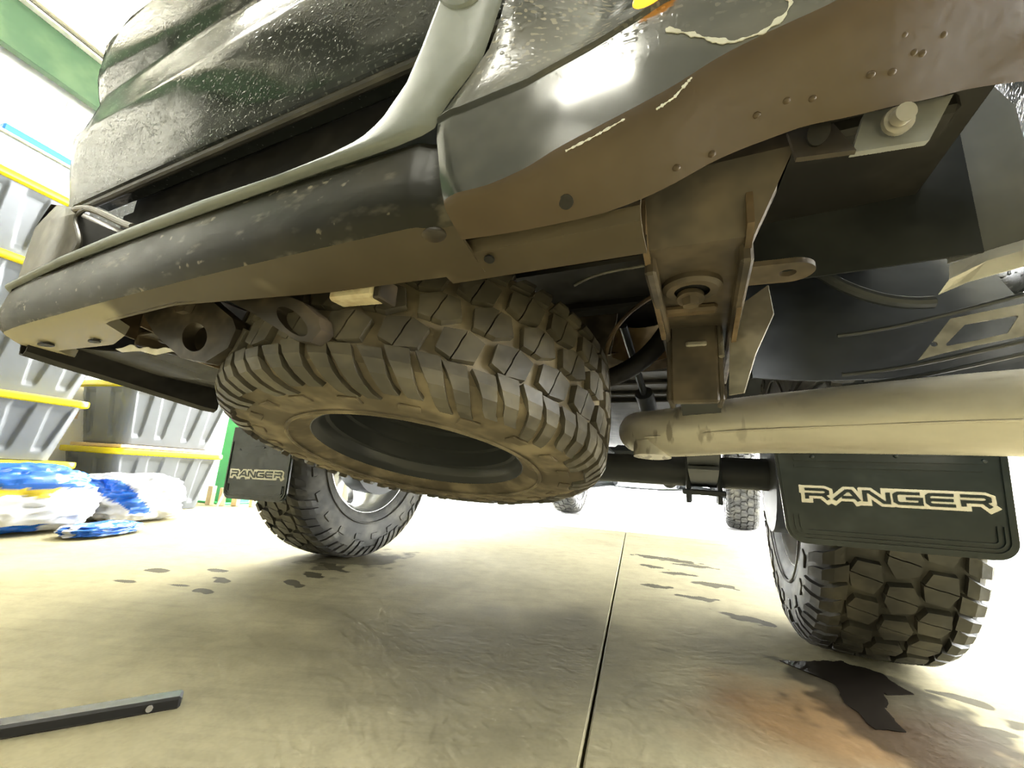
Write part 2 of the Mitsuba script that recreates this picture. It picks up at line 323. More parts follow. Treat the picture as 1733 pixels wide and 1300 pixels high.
def tub_lid(w, l, h):
    r = []
    for dw, z in ((-.012, h-.016), (.0, h-.014), (.012, h-.010), (.016, h-.002), (.016, h+.012), (.010, h+.020), (-.02, h+.020), (-.05, h+.014), (-.08, h+.020), (-.10, h+.020)):
        r.append(rring(w+dw, l+dw, max(.02, .06+dw/2), z))
    return loft(r)
def tub_latch(w, l, h):
    return [box(.02, .10, .05, (w/2+.004, y, h-.03), bev=.004) for y in (-.16, .16)]
def tub(kinds, x, y, z, label, group, w, l, h, rz=0, extra=None):
    k = thing('storage_tub', label, 'storage tub', group)
    b, ld = kinds
    tw = BW @ T().translate([x, y, z]).rotate([0, 0, 1], rz)
    for nm, dct, mm in (('body', b, None), ('lid', ld, None)):
        scene[numbered(k+'__'+nm)] = {**dct, 'to_world': tw}
    labels[k+'__lid'] = {'label': 'yellow snap-on lid'}
    return k
KL = [(mikit.ply(tub_body(.5, .70, .300), 'tub_grey', smooth=28), mikit.ply(tub_lid(.5, .70, .300), 'lid_yellow', smooth=40))]
KB = [(mikit.ply(tub_body(.5, .70, .264), 'tub_grey', smooth=28), mikit.ply(tub_lid(.5, .70, .264), 'lid_yellow', smooth=40))]
KR = [(mikit.ply(tub_body(.5, .70, .355), 'tub_grey', smooth=28), mikit.ply(tub_lid(.5, .70, .355), 'lid_yellow', smooth=40))]
KT = [(mikit.ply(tub_body(.5, .70, .36), 'tub_grey', smooth=28), mikit.ply(tub_lid(.5, .70, .36), 'lid_yellow', smooth=40))]
LX, LY = .34, -.10
for i, (z, lab) in enumerate(((.0, 'bottom grey ribbed tub of the near stack, behind the white and blue sack'), (.285, 'grey ribbed tub with yellow lid, second from the floor in the near stack'),
                              (.606, 'grey ribbed tub third from the floor in the near stack, just below the bumper end'), (.927, 'grey ribbed tub fourth from the floor in the near stack, mostly behind the bumper'))):
    tub((KB if i == 0 else KL)[0], LX+(.0, .012, -.012, .006)[i], LY+(0, -.02, .015, 0)[i], z, lab, 'tubs of the near stack', .5, .70, .315)
tub(KT[0], LX, LY-.01, 1.249, 'top grey tub with yellow lid of the near stack, left of the tail light', 'tubs of the near stack', .5, .70, .36)
tub(KR[0], .30, .75, .0, 'bottom grey tub of the far stack, bright yellow lid, behind the white sack', 'tubs of the far stack', .5, .70, .368)
kk = tub(KR[0], .305, .745, .40, 'upper grey ribbed tub of the far stack, beneath the truck bed corner', 'tubs of the far stack', .5, .70, .368)
part('paper_label', box(.07, .003, .075, (.15, (.745-.355), .40+.17), bev=.0005), 'card', kk, tw=BW, label='brown card label')
kk = thing('plank', 'thin pale board lying between the two tubs of the far stack', 'board')
put(kk, box(.46, .60, .020, (.305, .745, .388), bev=.003), 'wood', smooth=False, tw=BW)
k = thing('storage_box', 'pale grey box standing on the topmost yellow lid', 'box')
part('body', box(.44, .62, .17, (LX, LY, 1.249+.382+.088), bev=.012), 'pale_box', k, tw=BW)
part('rim', box(.46, .64, .012, (LX, LY, 1.249+.382+.178), bev=.004), 'trim_cream', k, tw=BW)
k = thing('blue_carton', 'flat bright blue carton on top of the pale grey box', 'carton')
put(k, box(.40, .58, .045, (LX, LY+.02, 1.249+.382+.21), bev=.006), 'blue_plastic', tw=BW)

# ---------------------------------------------------------------- bags on the floor
def bag(name, label, c, size, rz, seed, paint):
    seed = int(seed)
    U, V = 120, 72
    u = np.linspace(0, 2*np.pi, U, endpoint=False); v = np.linspace(-np.pi/2, np.pi/2, V)
    uu, vv = np.meshgrid(u, v)
    se = lambda a, e: np.sign(a)*np.abs(a)**e
    x = se(np.cos(vv), .7)*se(np.cos(uu), .75); y = se(np.cos(vv), .7)*se(np.sin(uu), .75); z = se(np.sin(vv), .8)
    P = np.stack([x, y, z], -1).reshape(-1, 3)
    w = meshkit.fbm(P*1.7+seed, 3, seed)
    ridge = 1-np.abs(2*meshkit.fbm(P*2.6+seed*3.1, 4, seed+5)-1)*2.2
    fold = 1-np.abs(2*meshkit.noise(P*np.array([6., 6., 9.])+seed, seed+9)-1)*2
    r = 1+.5*(w-.5)+.13*ridge+.035*fold
    Q = P*r[:, None]*np.asarray(size)/2
    Q[:, 2] += size[2]/2
    Q[:, 2] = np.maximum(Q[:, 2], .004+.012*meshkit.noise(P*5, seed))
    col = np.array([paint(*q) for q in (Q/np.asarray(size))])
    idx = np.arange(U*V).reshape(V, U); j = np.arange(U); k = (j+1) % U; f = []
    for i in range(V-1):
        f.append(np.stack([idx[i, j], idx[i, k], idx[i+1, k]], -1)); f.append(np.stack([idx[i, j], idx[i+1, k], idx[i+1, j]], -1))
    m = trimesh.Trimesh(Q, np.vstack(f), process=False); m.apply_transform(rotm(rz, [0, 0, 1])); m.apply_translation(c)
    key = thing(name, label, 'bag'); put(key, m, 'bag_film', smooth=True, color=col)
WH, BL, YE = (.62, .63, .66), (.015, .10, .42), (.62, .48, .02)
def paint_a(x, y, z):
    n1 = float(meshkit.noise(np.array([x*7, y*7, z*7]), 3))
    if z > .66+.10*n1: return BL
    if .56+.10*n1 < z and y < .12: return YE
    if z < .12+.10*n1 and y < .1: return BL
    return WH
def paint_b(x, y, z):
    n1 = float(meshkit.noise(np.array([x*6+3, y*6, z*6]), 4))
    s = y+.55*z
    if -.20 < s-.06*n1 < .06 and z > .22: return BL
    return WH
bag('plastic_sack', 'crumpled white and blue plastic sack with a yellow band, leftmost on the floor', (-2.13, -.60, .0), (.36, .50, .26), 10, 3.0, paint_a)
bag('plastic_sack', 'crumpled white sack with a blue stripe lying on the floor before the far tub stack', (-2.30, -.10, .0), (.34, .42, .235), 15, 8.0, paint_b)
def paint_c(x, y, z):
    return BL if meshkit.noise(np.array([x*5, y*5, 1.]), 8) > .33 else WH
bag('plastic_sack', 'flat empty blue plastic sack lying between the two fuller sacks', (-1.86, -.37, .0), (.16, .28, .05), 25, 5.0, paint_c)

# ---------------------------------------------------------------- black bar on the floor
k = thing('steel_bar', 'black steel bar lying on the concrete floor at the lower left', 'bar')
d_ = np.array([.115, .163, 0]); d_ /= np.linalg.norm(d_); e_ = np.array([-.191, -.926, .0085]); s_ = e_-d_*1.25
nrm_ = np.cross(d_, [0, 0, 1.])
bar = box(1.25, .026, .016, (0, 0, 0), bev=.003)
M_ = np.eye(4); M_[:3, 0], M_[:3, 1], M_[:3, 2], M_[:3, 3] = d_, np.cross([0, 0, 1.], d_), (0, 0, 1), (e_+s_)/2
bar.apply_transform(M_); part('shaft', bar, 'bar_black', k)
part('pin', tube([e_-d_*.035+nrm_*.012, e_-d_*.035+nrm_*.0165], .004, 10), 'bare_steel', k, label='small bright pin')

# puddle behind the right wheel: a thin sheet of water on the slab
def puddle(outline, seed):
    g = Polygon(outline).buffer(.012).buffer(-.012); pts = np.array(g.exterior.coords); pts = resample(pts, 160)[:-1]
    nz = meshkit.fbm(np.c_[pts*26, np.full(len(pts), seed)], 3); pts = pts+(nz-.5)[:, None]*.022*np.sign(pts-pts.mean(0))
    return prism(Polygon(pts).buffer(0), .0012, (0, 0, .0003), (1, 0, 0), (0, 1, 0))
mat('water', (.018, .015, .012), .04, specular=.55)
k = thing('puddle', 'dark wet puddle on the floor behind the right rear wheel', 'puddle')
put(k, puddle([(.665, -.205), (.72, -.165), (.79, -.115), (.845, -.15), (.87, -.235), (.82, -.265), (.80, -.33), (.80, -.41), (.755, -.43), (.735, -.35), (.745, -.27), (.70, -.235)], 4.), 'water', smooth=False)

# ================================================================ tyres and wheels
R0, W0 = .404, .262
def rtop(v):
    a = abs(v)
    return R0-.007*(a/.105)**2 if a < .105 else R0-.007-(a-.105)*.9
def block(poly, N, k, depth=.012, rot=0., taper=.0018):
    """one tread block: a polygon in (metres round the tyre, metres across), set on the carcass"""
    p = np.asarray(poly, float); c = p.mean(0)
    top = p; n = len(p)
    d = p-c; bot = c+d*(1+taper/np.linalg.norm(d, axis=1, keepdims=True))
    V = []
    for q, dz in ((top, 0.), (bot, -depth)):
        for s, v in q:
            an = (s/R0)+k*2*np.pi/N+rot; r = rtop(v)+dz
            V.append((v, r*math.sin(an), -r*math.cos(an)))
    ctr_an = c[0]/R0+k*2*np.pi/N+rot; r = rtop(c[1]); V.append((c[1], r*math.sin(ctr_an), -r*math.cos(ctr_an)))
    f = []
    for i in range(n):
        j = (i+1) % n
        f += [[2*n, i, j], [i, n+i, n+j], [i, n+j, j]]
    return np.array(V), np.array(f)
def lug(s0, s1, v0, N, k, sgn, long, rot=0.):
    """a shoulder lug that wraps over the shoulder and down the sidewall"""
    prof = [(v0, rtop(v0)), (.100, rtop(.1)), (.117, R0-.016), (.128, R0-.034), (.1335, R0-.052 if long else R0-.044)]
    if long: prof.append((.134, R0-.068))
    sk = .010
    V = []; m = len(prof)
    for side in (s0, s1):
        for dz in (0, 1):
            for i, (v, r) in enumerate(prof):
                sh = .003*min(i, 2) if side == s0 else -.003*min(i, 2)
                vv, rr = (v, r) if dz == 0 else ((v, r-.012) if i < 2 else (v-.011, r-.006))
                an = (side+sh+sk*i)/R0+k*2*np.pi/N+rot
                V.append((sgn*vv, rr*math.sin(an), -rr*math.cos(an)))
    V = np.array(V); f = []
    A, Bm, C, D = 0, m, 2*m, 3*m      # s0 top, s0 bottom, s1 top, s1 bottom
    for i in range(m-1):
        for a, b in ((A, C), (C, D), (Bm, A), (D, Bm)):
            f += [[a+i, b+i, b+i+1], [a+i, b+i+1, a+i+1]]
    f += [[A, Bm, D], [A, D, C], [A+m-1, C+m-1, D+m-1], [A+m-1, D+m-1, Bm+m-1]]
    return V, np.array(f)
def tyre_meshes(seed=0, rot=0.):
    car = lathe([(-.092, .222), (-.112, .228), (-.122, .245), (-.131, .285), (-.131, .325), (-.126, .352), (-.118, .372), (-.104, .386), (-.06, .3905), (0, .392),
                 (.06, .3905), (.104, .386), (.118, .372), (.126, .352), (.131, .325), (.131, .285), (.122, .245), (.112, .228), (.092, .222), (.085, .235), (.10, .30), (.09, .36), (0, .378), (-.09, .36), (-.10, .30), (-.085, .235)], 120, closed=True)
    rings = [lathe([(s*.1305, .262), (s*.1335, .264), (s*.1335, .268), (s*.1305, .270)], 96) for s in (-1, 1)]
    N = 31; pitch = 2*np.pi*R0/N; V, F, o = [], [], 0
    def add(vf):
        nonlocal o
        v, f = vf; V.append(v); F.append(f+o); o += len(v)
    hexa = [(-.024, -.012), (-.004, -.022), (.020, -.018), (.027, .010), (.006, .021), (-.021, .017)]
    for k in range(N):
        for row, (vc, off, flip) in enumerate(((-.053, 0., 1), (-.001, .5, -1), (.051, .12, 1))):
            pl = np.array(hexa)*np.array([1.32, flip*1.15]); pl = pl if flip > 0 else pl[::-1]
            # two halves either side of a thin sipe
            a = Polygon(pl); cut = LineString([(-.010, -.03), (-.001, -.004), (.001, .006), (.010, .03)]).buffer(.0011)
            for g in getattr(a.difference(cut), 'geoms', [a]):
                pp = np.array(g.simplify(.0006).exterior.coords)[:-1][::-1]
                add(block(pp+np.array([off*pitch, vc]), N, k, rot=rot, taper=.0008))
        for sgn, off in ((-1, .3), (1, .75)):
            s0 = off*pitch
            lg = (k % 2 == 0)
            h = pitch*.86/2
            for a, b in ((s0, s0+h*.5-.0012), (s0+h*.5+.0012, s0+h)):
                pass
            add(lug(s0, s0+pitch*.44, .079 if lg else .084, N, k, sgn, lg, rot))
            add(lug(s0+pitch*.455, s0+pitch*.90, .083 if lg else .078, N, k, sgn, lg, rot))
    tread = trimesh.Trimesh(np.vstack(V), np.vstack(F), process=False); tread.fix_normals(multibody=True)
    side = []
    for k in range(22):       # moulded blocks low on the sidewall
        for s in (-1, 1):
            an = k*2*np.pi/22
            b = box(.004, .034, .022, (0, 0, 0), bev=.0012); b.apply_translation((s*.1325, 0, -.318)); b.apply_transform(rotm(math.degrees(an), [1, 0, 0])); side.append(b)
    return cat(car, *rings, *side), tread
TYRE, TREAD = tyre_meshes()
def ctr(m, M): m = m.copy(); m.apply_transform(M); return m
def frame(loc, ax=None):
    M = np.eye(4); M[:3, 3] = loc; return M
def rim_alloy(out):
    """alloy wheel; out = +1 when the outer face looks to +x"""
    o = out
    barrel = lathe([(-.112, .232), (-.112, .226), (-.098, .214), (-.06, .200), (.05, .196), (.085, .212), (.112, .226), (.114, .233), (.108, .236), (.08, .222), (.05, .206), (-.06, .209), (-.10, .224)], 96, closed=True)
    barrel.apply_scale([o, 1, 1]); sp = []
    for k in range(6):
        a = math.pi/6+k*math.pi/3
        h = [(.05, -.035), (.205, -.052), (.205, -.02), (.12, -.010), (.12, .010), (.205, .02), (.205, .052), (.05, .035)]
        m = trimesh.creation.extrude_polygon(Polygon(h), .035, engine='earcut'); m.apply_transform(np.array([[0, 0, 1, 0], [1, 0, 0, 0], [0, 1, 0, 0], [0, 0, 0, 1.]]))
        m.apply_translation((.045, 0, 0)); m.apply_transform(rotm(math.degrees(a), [1, 0, 0])); sp.append(m)
    hub = lathe([(.02, .0001), (.02, .075), (.05, .08), (.085, .065), (.088, .0001)], 48)
    sp = cat(*sp, hub); sp.apply_scale([o, 1, 1]); sp.fix_normals(multibody=True); barrel.fix_normals()
    return barrel, sp

# ---------------------------------------------------------------- the spare wheel slung under the bed
sw = thing('spare_wheel', 'muddy all-terrain spare wheel slung flat beneath the rear of the truck', 'spare wheel')
n_ = np.array([math.sin(-.029), math.sin(.276), 1.]); n_ /= np.linalg.norm(n_)
g_ = np.cross(n_, [0, 1., 0]); g_ /= np.linalg.norm(g_); h_ = np.cross(n_, g_)
MS = np.eye(4); MS[:3, 0], MS[:3, 1], MS[:3, 2], MS[:3, 3] = n_, g_, h_, (-.045, -.589, .499)
part('tyre', ctr(TYRE, MS), 'rubber_dusty', sw, smooth=30)
part('tread', ctr(TREAD, MS), 'rubber_worn', sw, smooth=False, label='chunky zigzag tread blocks')
rimS = lathe([(-.112, .232), (-.112, .226), (-.100, .218), (-.094, .214), (-.078, .210), (-.074, .203), (-.040, .198), (-.036, .190), (.0, .184), (.006, .172), (.045, .165), (.05, .10), (.062, .092), (.062, .04), (.075, .036), (.075, .0001)], 96)
part('rim', sheet([[(0, 0, 0)]*2]*2) if False else ctr(cat(rimS, lathe([(.112, .232), (.112, .226), (.09, .214), (.05, .20), (-.06, .205), (-.10, .226)], 96)), MS), 'dark_steel', sw, smooth=25, label='dark steel rim with stepped rings')

# ================================================================ the pickup truck
PT = thing('pickup_truck', 'dark muddy pickup truck seen from low behind, filling the picture', 'pickup truck')
Yk = np.array([(-1.05, -.80), (-1.0, -.95), (-.93, -1.035), (-.87, -1.06), (-.6, -1.075), (0, -1.088), (.3, -1.085), (.5, -1.075), (.65, -1.055), (.75, -1.02), (.82, -.96), (.87, -.88), (.9, -.78), (.91, -.6)])
from scipy.interpolate import PchipInterpolator
Yb = PchipInterpolator(Yk[:, 0], Yk[:, 1])

# rear bumper ----------------------------------------------------
def bpart(name, mesh, m, **kw): return part(name, mesh, m, RB, **kw)
xs = np.r_[np.linspace(-1.03, -.80, 14), np.r_[np.linspace(-.78, .255, 38), .264, .274, .284, .295, .306]]
rows = []
for x in xs:
    y = float(Yb(x))+.010*min(1., max(0., (x-.262)/.02)); zc = .580
    yC = np.interp(x, [-1.0, -.85, -.62, -.50, -.44, -.20, -.05, .08, .30, .47], [-.82, -.965, -.955, -.985, -1.04, -1.05, -1.03, -1.012, -1.0, -.985])
    yC = max(yC, y+.012)
    rows.append([(x, y+.012, .697), (x, y+.003, .692), (x, y, .680), (x, y-.004, .65), (x, y-.004, .625), (x, y+.002, .610), (x, y+.012, .599), (x, y+.028, .590), (x, (y+.03+yC)/2, .584), (x, yC, zc), (x, yC+.004, zc+.02)])
RB = part('rear_bumper', sheet([r[:7] for r in rows], .004, away=(0, -.6, .75)), 'bumper_coat', PT, smooth=40, label='dark muddy steel rear bumper')
bpart('underside', sheet([r[6:] for r in rows], .004, away=(0, -.8, .75)), 'under_coat', smooth=40, label='dusty rolled-under lower edge, left end painted paler for light off the floor')
bpart('cross_beam', sheet([[(x, -1.028, .612), (x, -1.034, .600), (x, -1.028, .588), (x, -1.012, .582), (x, -.985, .580), (x, -.98, .60)] for x in np.linspace(.255, .478, 12)], .004, away=(.35, -1.0, .7)), 'under_coat', smooth=40)
# step pad on the top edge, swooping up at the right, and the two corner towers
top = [(-.93, -1.03, .704), (-.865, -1.06, .704), (-.567, -1.076, .708), (-.308, -1.081, .712), (-.11, -1.086, .708), (.049, -1.087, .702), (.137, -1.087, .706), (.177, -1.086, .713), (.209, -1.086, .733), (.237, -1.086, .769), (.253, -1.085, .818), (.27, -1.085, .877), (.288, -1.083, .95)]
low = [(-.93, -1.03, .694), (-.865, -1.06, .693), (-.567, -1.076, .695), (-.308, -1.081, .695), (-.11, -1.086, .692), (.049, -1.087, .692), (.137, -1.087, .693), (.19, -1.086, .693), (.23, -1.086, .693), (.281, -1.085, .698), (.293, -1.085, .724), (.331, -1.083, .769), (.349, -1.083, .839), (.36, -1.083, .95)]
tp, lo = resample(top, 90), resample(low, 90)
out = []
for a, b in zip(tp, lo):
    w = np.linalg.norm(a-b); pr = []
    for s, dy in ((0, .0), (.06, -.006), (.2, -.010), (.5, -.011), (.85, -.009), (.97, -.004), (1, .001)):
        q = b+(a-b)*s; q = q+np.array([0, dy+ .0, 0]); pr.append(q)
    back = a+np.array([-.004, .075, .0]); pr += [a+np.array([-.002, .006, 0]), back]
    out.append(pr)
PAD = bpart('step_pad', sheet(out, .004, away=(0.3, -.6, .6)), 'grey_plastic', smooth=50, label='pale grey plastic step pad')
# the hole high on the right tower
hole = lathe([(0, .017), (-.004, .017), (-.006, .019), (-.004, .023), (.001, .024)], 32, 'y'); hole.apply_scale([1, 1, 1.7]); hole.apply_transform(rotm(-35, [0, 1, 0])); hole.apply_translation((.300, -1.094, .868))
bpart('lamp_socket', hole, 'grey_plastic')
hd = lathe([(.0, .0001), (.0, .016), (.002, .018)], 32, 'y'); hd.apply_scale([1, 1, 1.7]); hd.apply_transform(rotm(-35, [0, 1, 0])); hd.apply_translation((.300, -1.0965, .868)); bpart('socket_recess', hd, 'chassis')
# left tower: a box with an opening towards the middle
fr = [(-.70, -1.069, .714), (-.716, -1.066, .90), (-.853, -1.057, .924)]
tower = loft([[(-1.0, -.93, .70), (-.93, -1.03, .70), (-.86, -1.056, .70), (-.70, -1.071, .70), (-.515, -1.079, .70), (-.50, -.94, .70), (-.70, -.90, .70), (-.98, -.86, .70)],
              [(-1.0, -.93, .83), (-.94, -1.025, .84), (-.865, -1.056, .85), (-.71, -1.070, .83), (-.585, -1.078, .805), (-.57, -.95, .80), (-.72, -.90, .82), (-.98, -.86, .83)],
              [(-.99, -.93, .89), (-.94, -1.012, .905), (-.86, -1.046, .918), (-.72, -1.062, .868), (-.60, -1.070, .822), (-.59, -.95, .82), (-.72, -.90, .86), (-.97, -.87, .89)],
              [(-.975, -.93, .90), (-.935, -.99, .915), (-.86, -1.02, .926), (-.72, -1.045, .876), (-.62, -1.055, .832), (-.61, -.95, .83), (-.72, -.91, .87), (-.96, -.88, .90)]])
bpart('corner_tower', tower, 'box_plastic', smooth=50, label='brown-black plastic bumper corner')
bpart('corner_opening', sheet([[(-.499, -1.076, .712), (-.535, -1.077, .76), (-.572, -1.076, .802)], [(-.493, -.95, .705), (-.525, -.95, .76), (-.562, -.955, .80)]], .004, away=(-.8, -1., .76)), 'black', label='black opening in the corner plastic')
bpart('corner_rail', tube([(-.60, -1.074, .822), (-.50, -1.08, .795), (-.42, -1.080, .762), (-.31, -1.083, .716)], .006, 10, 24), 'box_plastic')
bpart('opening_rim', tube([(-.513, -1.082, .706), (-.545, -1.080, .77), (-.562, -1.079, .796), (-.545, -1.08, .802), (-.50, -1.08, .789)], .004, 8, 24), 'dark_plastic')
# recess behind the step
bpart('recess_panel', cat(box(1.30, .01, .40, (-.13, -.925, .89), bev=.003), box(1.12, .14, .01, (-.16, -1.0, .69), bev=.003)), 'black', label='dark number plate recess')
# right corner: steel skin, rolled under along its lower edge
Bz = [(.30, .611), (.367, .611), (.407, .618), (.444, .633), (.478, .645), (.506, .655), (.536, .667), (.565, .682), (.597, .695), (.632, .708), (.662, .723), (.71, .748), (.80, .775), (.93, .80)]
Cz = [(.28, .588, -1.057), (.304, .587, -1.055), (.355, .586, -1.052), (.406, .588, -1.048), (.443, .591, -1.045), (.478, .599, -1.042), (.503, .608, -1.040), (.541, .627, -1.035), (.58, .641, -1.028), (.608, .648, -1.024), (.633, .650, -1.020), (.662, .655, -1.014), (.69, .662, -1.004), (.713, .670, -.995), (.755, .682, -.975), (.80, .708, -.93), (.86, .73, -.85), (.91, .75, -.76)]
zB = PchipInterpolator(*zip(*Bz)); zC = PchipInterpolator([c[0] for c in Cz], [c[1] for c in Cz]); yC_ = PchipInterpolator([c[0] for c in Cz], [c[2] for c in Cz])
zs_seam = [(.567, .321), (.596, .306), (.627, .296), (.667, .288), (.693, .283), (.708, .284), (.724, .294), (.745, .313), (.769, .332), (.801, .343), (.839, .350), (.95, .362)]
xseam = PchipInterpolator(*zip(*zs_seam))
rows, lips = [], []
for t in np.linspace(0, 1, 64):
    xe = .33+(.905-.33)*t                      # station at the break
    pr = []
    zb = float(zB(xe)); zcr = max(float(np.interp(xe, [.283, .36, .42, .47, .51, .6, .9], [.708, .705, .712, .732, .757, .80, .86])), zb+.012)
    for z in np.r_[np.linspace(.97, zcr+.006, 9), zcr+.002, zcr, zcr-.003, np.linspace(zcr-.006, zb, 7)]:      # face, from the top down
        x0 = float(xseam(max(z, .567)))+.004
        x = x0+(xe-.33)*(.905-x0)/(.905-.33)
        pr.append((x, float(Yb(x))-.007*min(1, (x-x0+.002)/.02+.1)+.45*max(0, z-zcr)*min(1, max(0, x-x0)/.10)-.003*(abs(z-zcr) < .003), z))
    x0 = .308
    xb = pr[-1][0]; xc = x0+(xe-.33)*(.905-x0)/(.905-.33)
    c = np.array([xc, float(yC_(xc)), float(zC(xc))]); b = np.array(pr[-1])
    pr_face = pr; pr = [pr_face[-1]]
    for s in (.06, .14, .25, .4, .6, .8, .95, 1.):
        q = b+(c-b)*s; q = q+np.array([0, .000, 0])+np.array([0, -.010, -.002])*math.sin(math.pi*s)*(1-s); pr.append(tuple(q))
    pr.append(tuple(c+np.array([0, .006, .006])))
    rows.append(pr_face); lips.append(pr)
CR = bpart('corner_skin', sheet(rows, .004, away=(.55, -.6, .75)), 'corner_coat', smooth=50, label='mud-spattered glossy steel corner')
bpart('corner_lip', sheet(lips, .004, away=(.55, -.6, .85)), 'lip_coat', smooth=50, label='brown rolled-under lower lip')
# dents and blisters along the rolled lip
for x, y, z in ((.569, -1.043, .653), (.59, -1.041, .661), (.608, -1.035, .662), (.646, -1.032, .672), (.66, -1.027, .674), (.673, -1.028, .685), (.679, -1.025, .685), (.665, -1.038, .693), (.692, -1.025, .696), (.509, -1.046, .619), (.536, -1.039, .63)):
    b = trimesh.creation.icosphere(subdivisions=2, radius=.0032); b.apply_scale([1.1, .8, .9]); b.apply_translation((x, y-.0006, z)); bpart('blister', b, 'lip_coat', smooth=True)
# scuffs where the paint is gone
def ribbon(pts, w, seed, off=.006):
    p = resample(pts, 50); n = meshkit.noise(np.c_[np.arange(50)*.45, np.full(50, seed), np.zeros(50)], 2)*.6+.4*meshkit.noise(np.c_[np.arange(50)*2.3, np.full(50, seed), np.zeros(50)], 3)
    d = np.gradient(p, axis=0); d /= np.linalg.norm(d, axis=1, keepdims=True); s = np.cross(d, [0, 1., 0]); s /= np.linalg.norm(s, axis=1, keepdims=True)
    ww = w*np.clip((n-.25)*2, .08, 1)[:, None]
    A_, B_ = p+s*ww/2, p-s*ww/2
    for q in (A_, B_): q[:, 1] = Yb(q[:, 0])-off-.002
    return sheet(np.stack([A_, B_], 1), .0008, away=(.5, -.6, .7))
bpart('scuff', ribbon([(.505, -1.08, .724), (.526, -1.07, .710), (.539, -1.07, .700), (.553, -1.07, .693), (.573, -1.067, .696), (.588, -1.065, .707), (.593, -1.065, .718), (.588, -1.065, .735)], .006, 2.), 'scuff', smooth=False)
bpart('scuff', ribbon([(.425, -1.08, .627), (.449, -1.078, .635), (.473, -1.078, .645)], .0025, 5., .006), 'scuff', smooth=False)
bpart('scuff', ribbon([(.497, -1.07, .646), (.510, -1.068, .653), (.523, -1.06, .668)], .0028, 8., .007), 'scuff', smooth=False)
# glowing amber dome added by the top edge
am = trimesh.creation.icosphere(subdivisions=3, radius=.012); am.apply_scale([1.7, .5, .75]); am.apply_transform(rotm(-25, [0, 1, 0])); am.apply_translation((.4985, -1.088, .7615)); bpart('amber_dome', am, 'amber_gloss', smooth=True, label='small glowing amber dome')
scene[RB+'__amber_dome']['emitter'] = {'type': 'area', 'radiance': rgb(.75, .26, .02)}
# bolt and holes on the centre beam
hb = trimesh.creation.icosphere(subdivisions=3, radius=.012); hb.apply_scale([1.25, .9, .55]); hb.apply_translation((.276, -1.058, .597)); bpart('bolt', hb, 'chassis', smooth=True)
def disc(c, r, n, th=.002, sx=1.):
    m = lathe([(0, .0001), (0, r), (th, r), (th, .0001)], 28, 'z'); m.apply_scale([sx, 1, 1]); M = trimesh.geometry.align_vectors([0, 0, 1], n); m.apply_transform(M); m.apply_translation(c); return m
bpart('drain_hole', disc((.322, -1.02, .5825), .0055, (0, -.25, -.97), .002), 'black')
bpart('drain_hole', disc((.418, -1.0575, .6025), .0065, (0, -.66, -.75), .005), 'black')
bpart('drain_hole', disc((-.62, -.985, .5795), .009, (0, 0, -1), .003, 1.7), 'black')
bpart('drain_hole', disc((-.80, -1.0, .581), .012, (0, 0, -1), .003, 1.9), 'black')
# torn metal edge at the left of the underside
tl = [(-.62, -.955), (-.55, -.93), (-.50, -.955), (-.44, -.93), (-.40, -.965), (-.33, -.94), (-.30, -.98), (-.38, -1.005), (-.55, -1.0)]
0 and bpart('torn_plate', prism(Polygon(tl), .004, (0, 0, .577), (1, 0, 0), (0, 1, 0)), 'rust_steel', smooth=False, label='torn bent metal edge')
tt = resample([(-.64, -.93, .572), (-.566, -.93, .570), (-.498, -.93, .556), (-.44, -.93, .560), (-.352, -.93, .538), (-.27, -.93, .524)], 40)
wz = .004+.012*np.clip(meshkit.noise(np.c_[np.arange(40)*.5, np.zeros(40), np.zeros(40)], 4)-.25, 0, 1)
bpart('torn_edge', sheet([[p, p+np.array([0, -.012, w])] for p, w in zip(tt, wz)], .0015), 'bare_daylit', smooth=False, label='ragged bright torn metal edge')
# tow eyes, crossbar and tag
hk = Polygon([(-.464, .628), (-.455, .649), (-.396, .665), (-.291, .66), (-.245, .625), (-.166, .58), (-.151, .561), (-.161, .53), (-.214, .509), (-.288, .521), (-.394, .575)]).buffer(.012).buffer(-.012)
hk = hk.difference(Point(0, 0).buffer(1).__class__(0, 0).buffer(.0001)) if False else hk
from shapely import affinity
hk = hk.difference(affinity.translate(affinity.rotate(affinity.scale(Point(0, 0).buffer(1., 24), .040, .024), -22), -.262, .557))
TE = part('tow_eye', xz(hk, -.985, .020), 'chassis', PT, smooth=30, label='thick steel tow eye plate')
part('bolt', cat(lathe([(-.012, .0001), (-.012, .026), (0, .026)], 6, 'y').apply_translation((-.30, -.986, .625)), lathe([(-.016, .0001), (-.016, .014), (-.01, .014)], 24, 'y').apply_translation((-.30, -.986, .625))), 'chassis', TE, smooth=20)
lp = Polygon([(-.20, .665), (-.151, .645), (-.081, .618), (.019, .578), (.057, .552), (.066, .532), (.05, .516), (.021, .521), (-.081, .571), (-.20, .62)]).buffer(.008).buffer(-.008)
lp = lp.difference(affinity.translate(affinity.rotate(affinity.scale(Point(0, 0).buffer(1., 24), .042, .013), -32), .005, .551))
part('tow_loop', xz(lp, -1.004, .022), 'chassis', PT, smooth=30, label='slotted steel tow loop')
TG = part('plate_lamp', box(.078, .03, .022, (.102, -.985, .586), rotm(3, [0, 1, 0]), .004), 'pale_tag', PT, label='pale muddy block under the bumper edge')
part('bracket', box(.012, .034, .03, (.146, -.98, .586), bev=.002), 'chassis', TG)

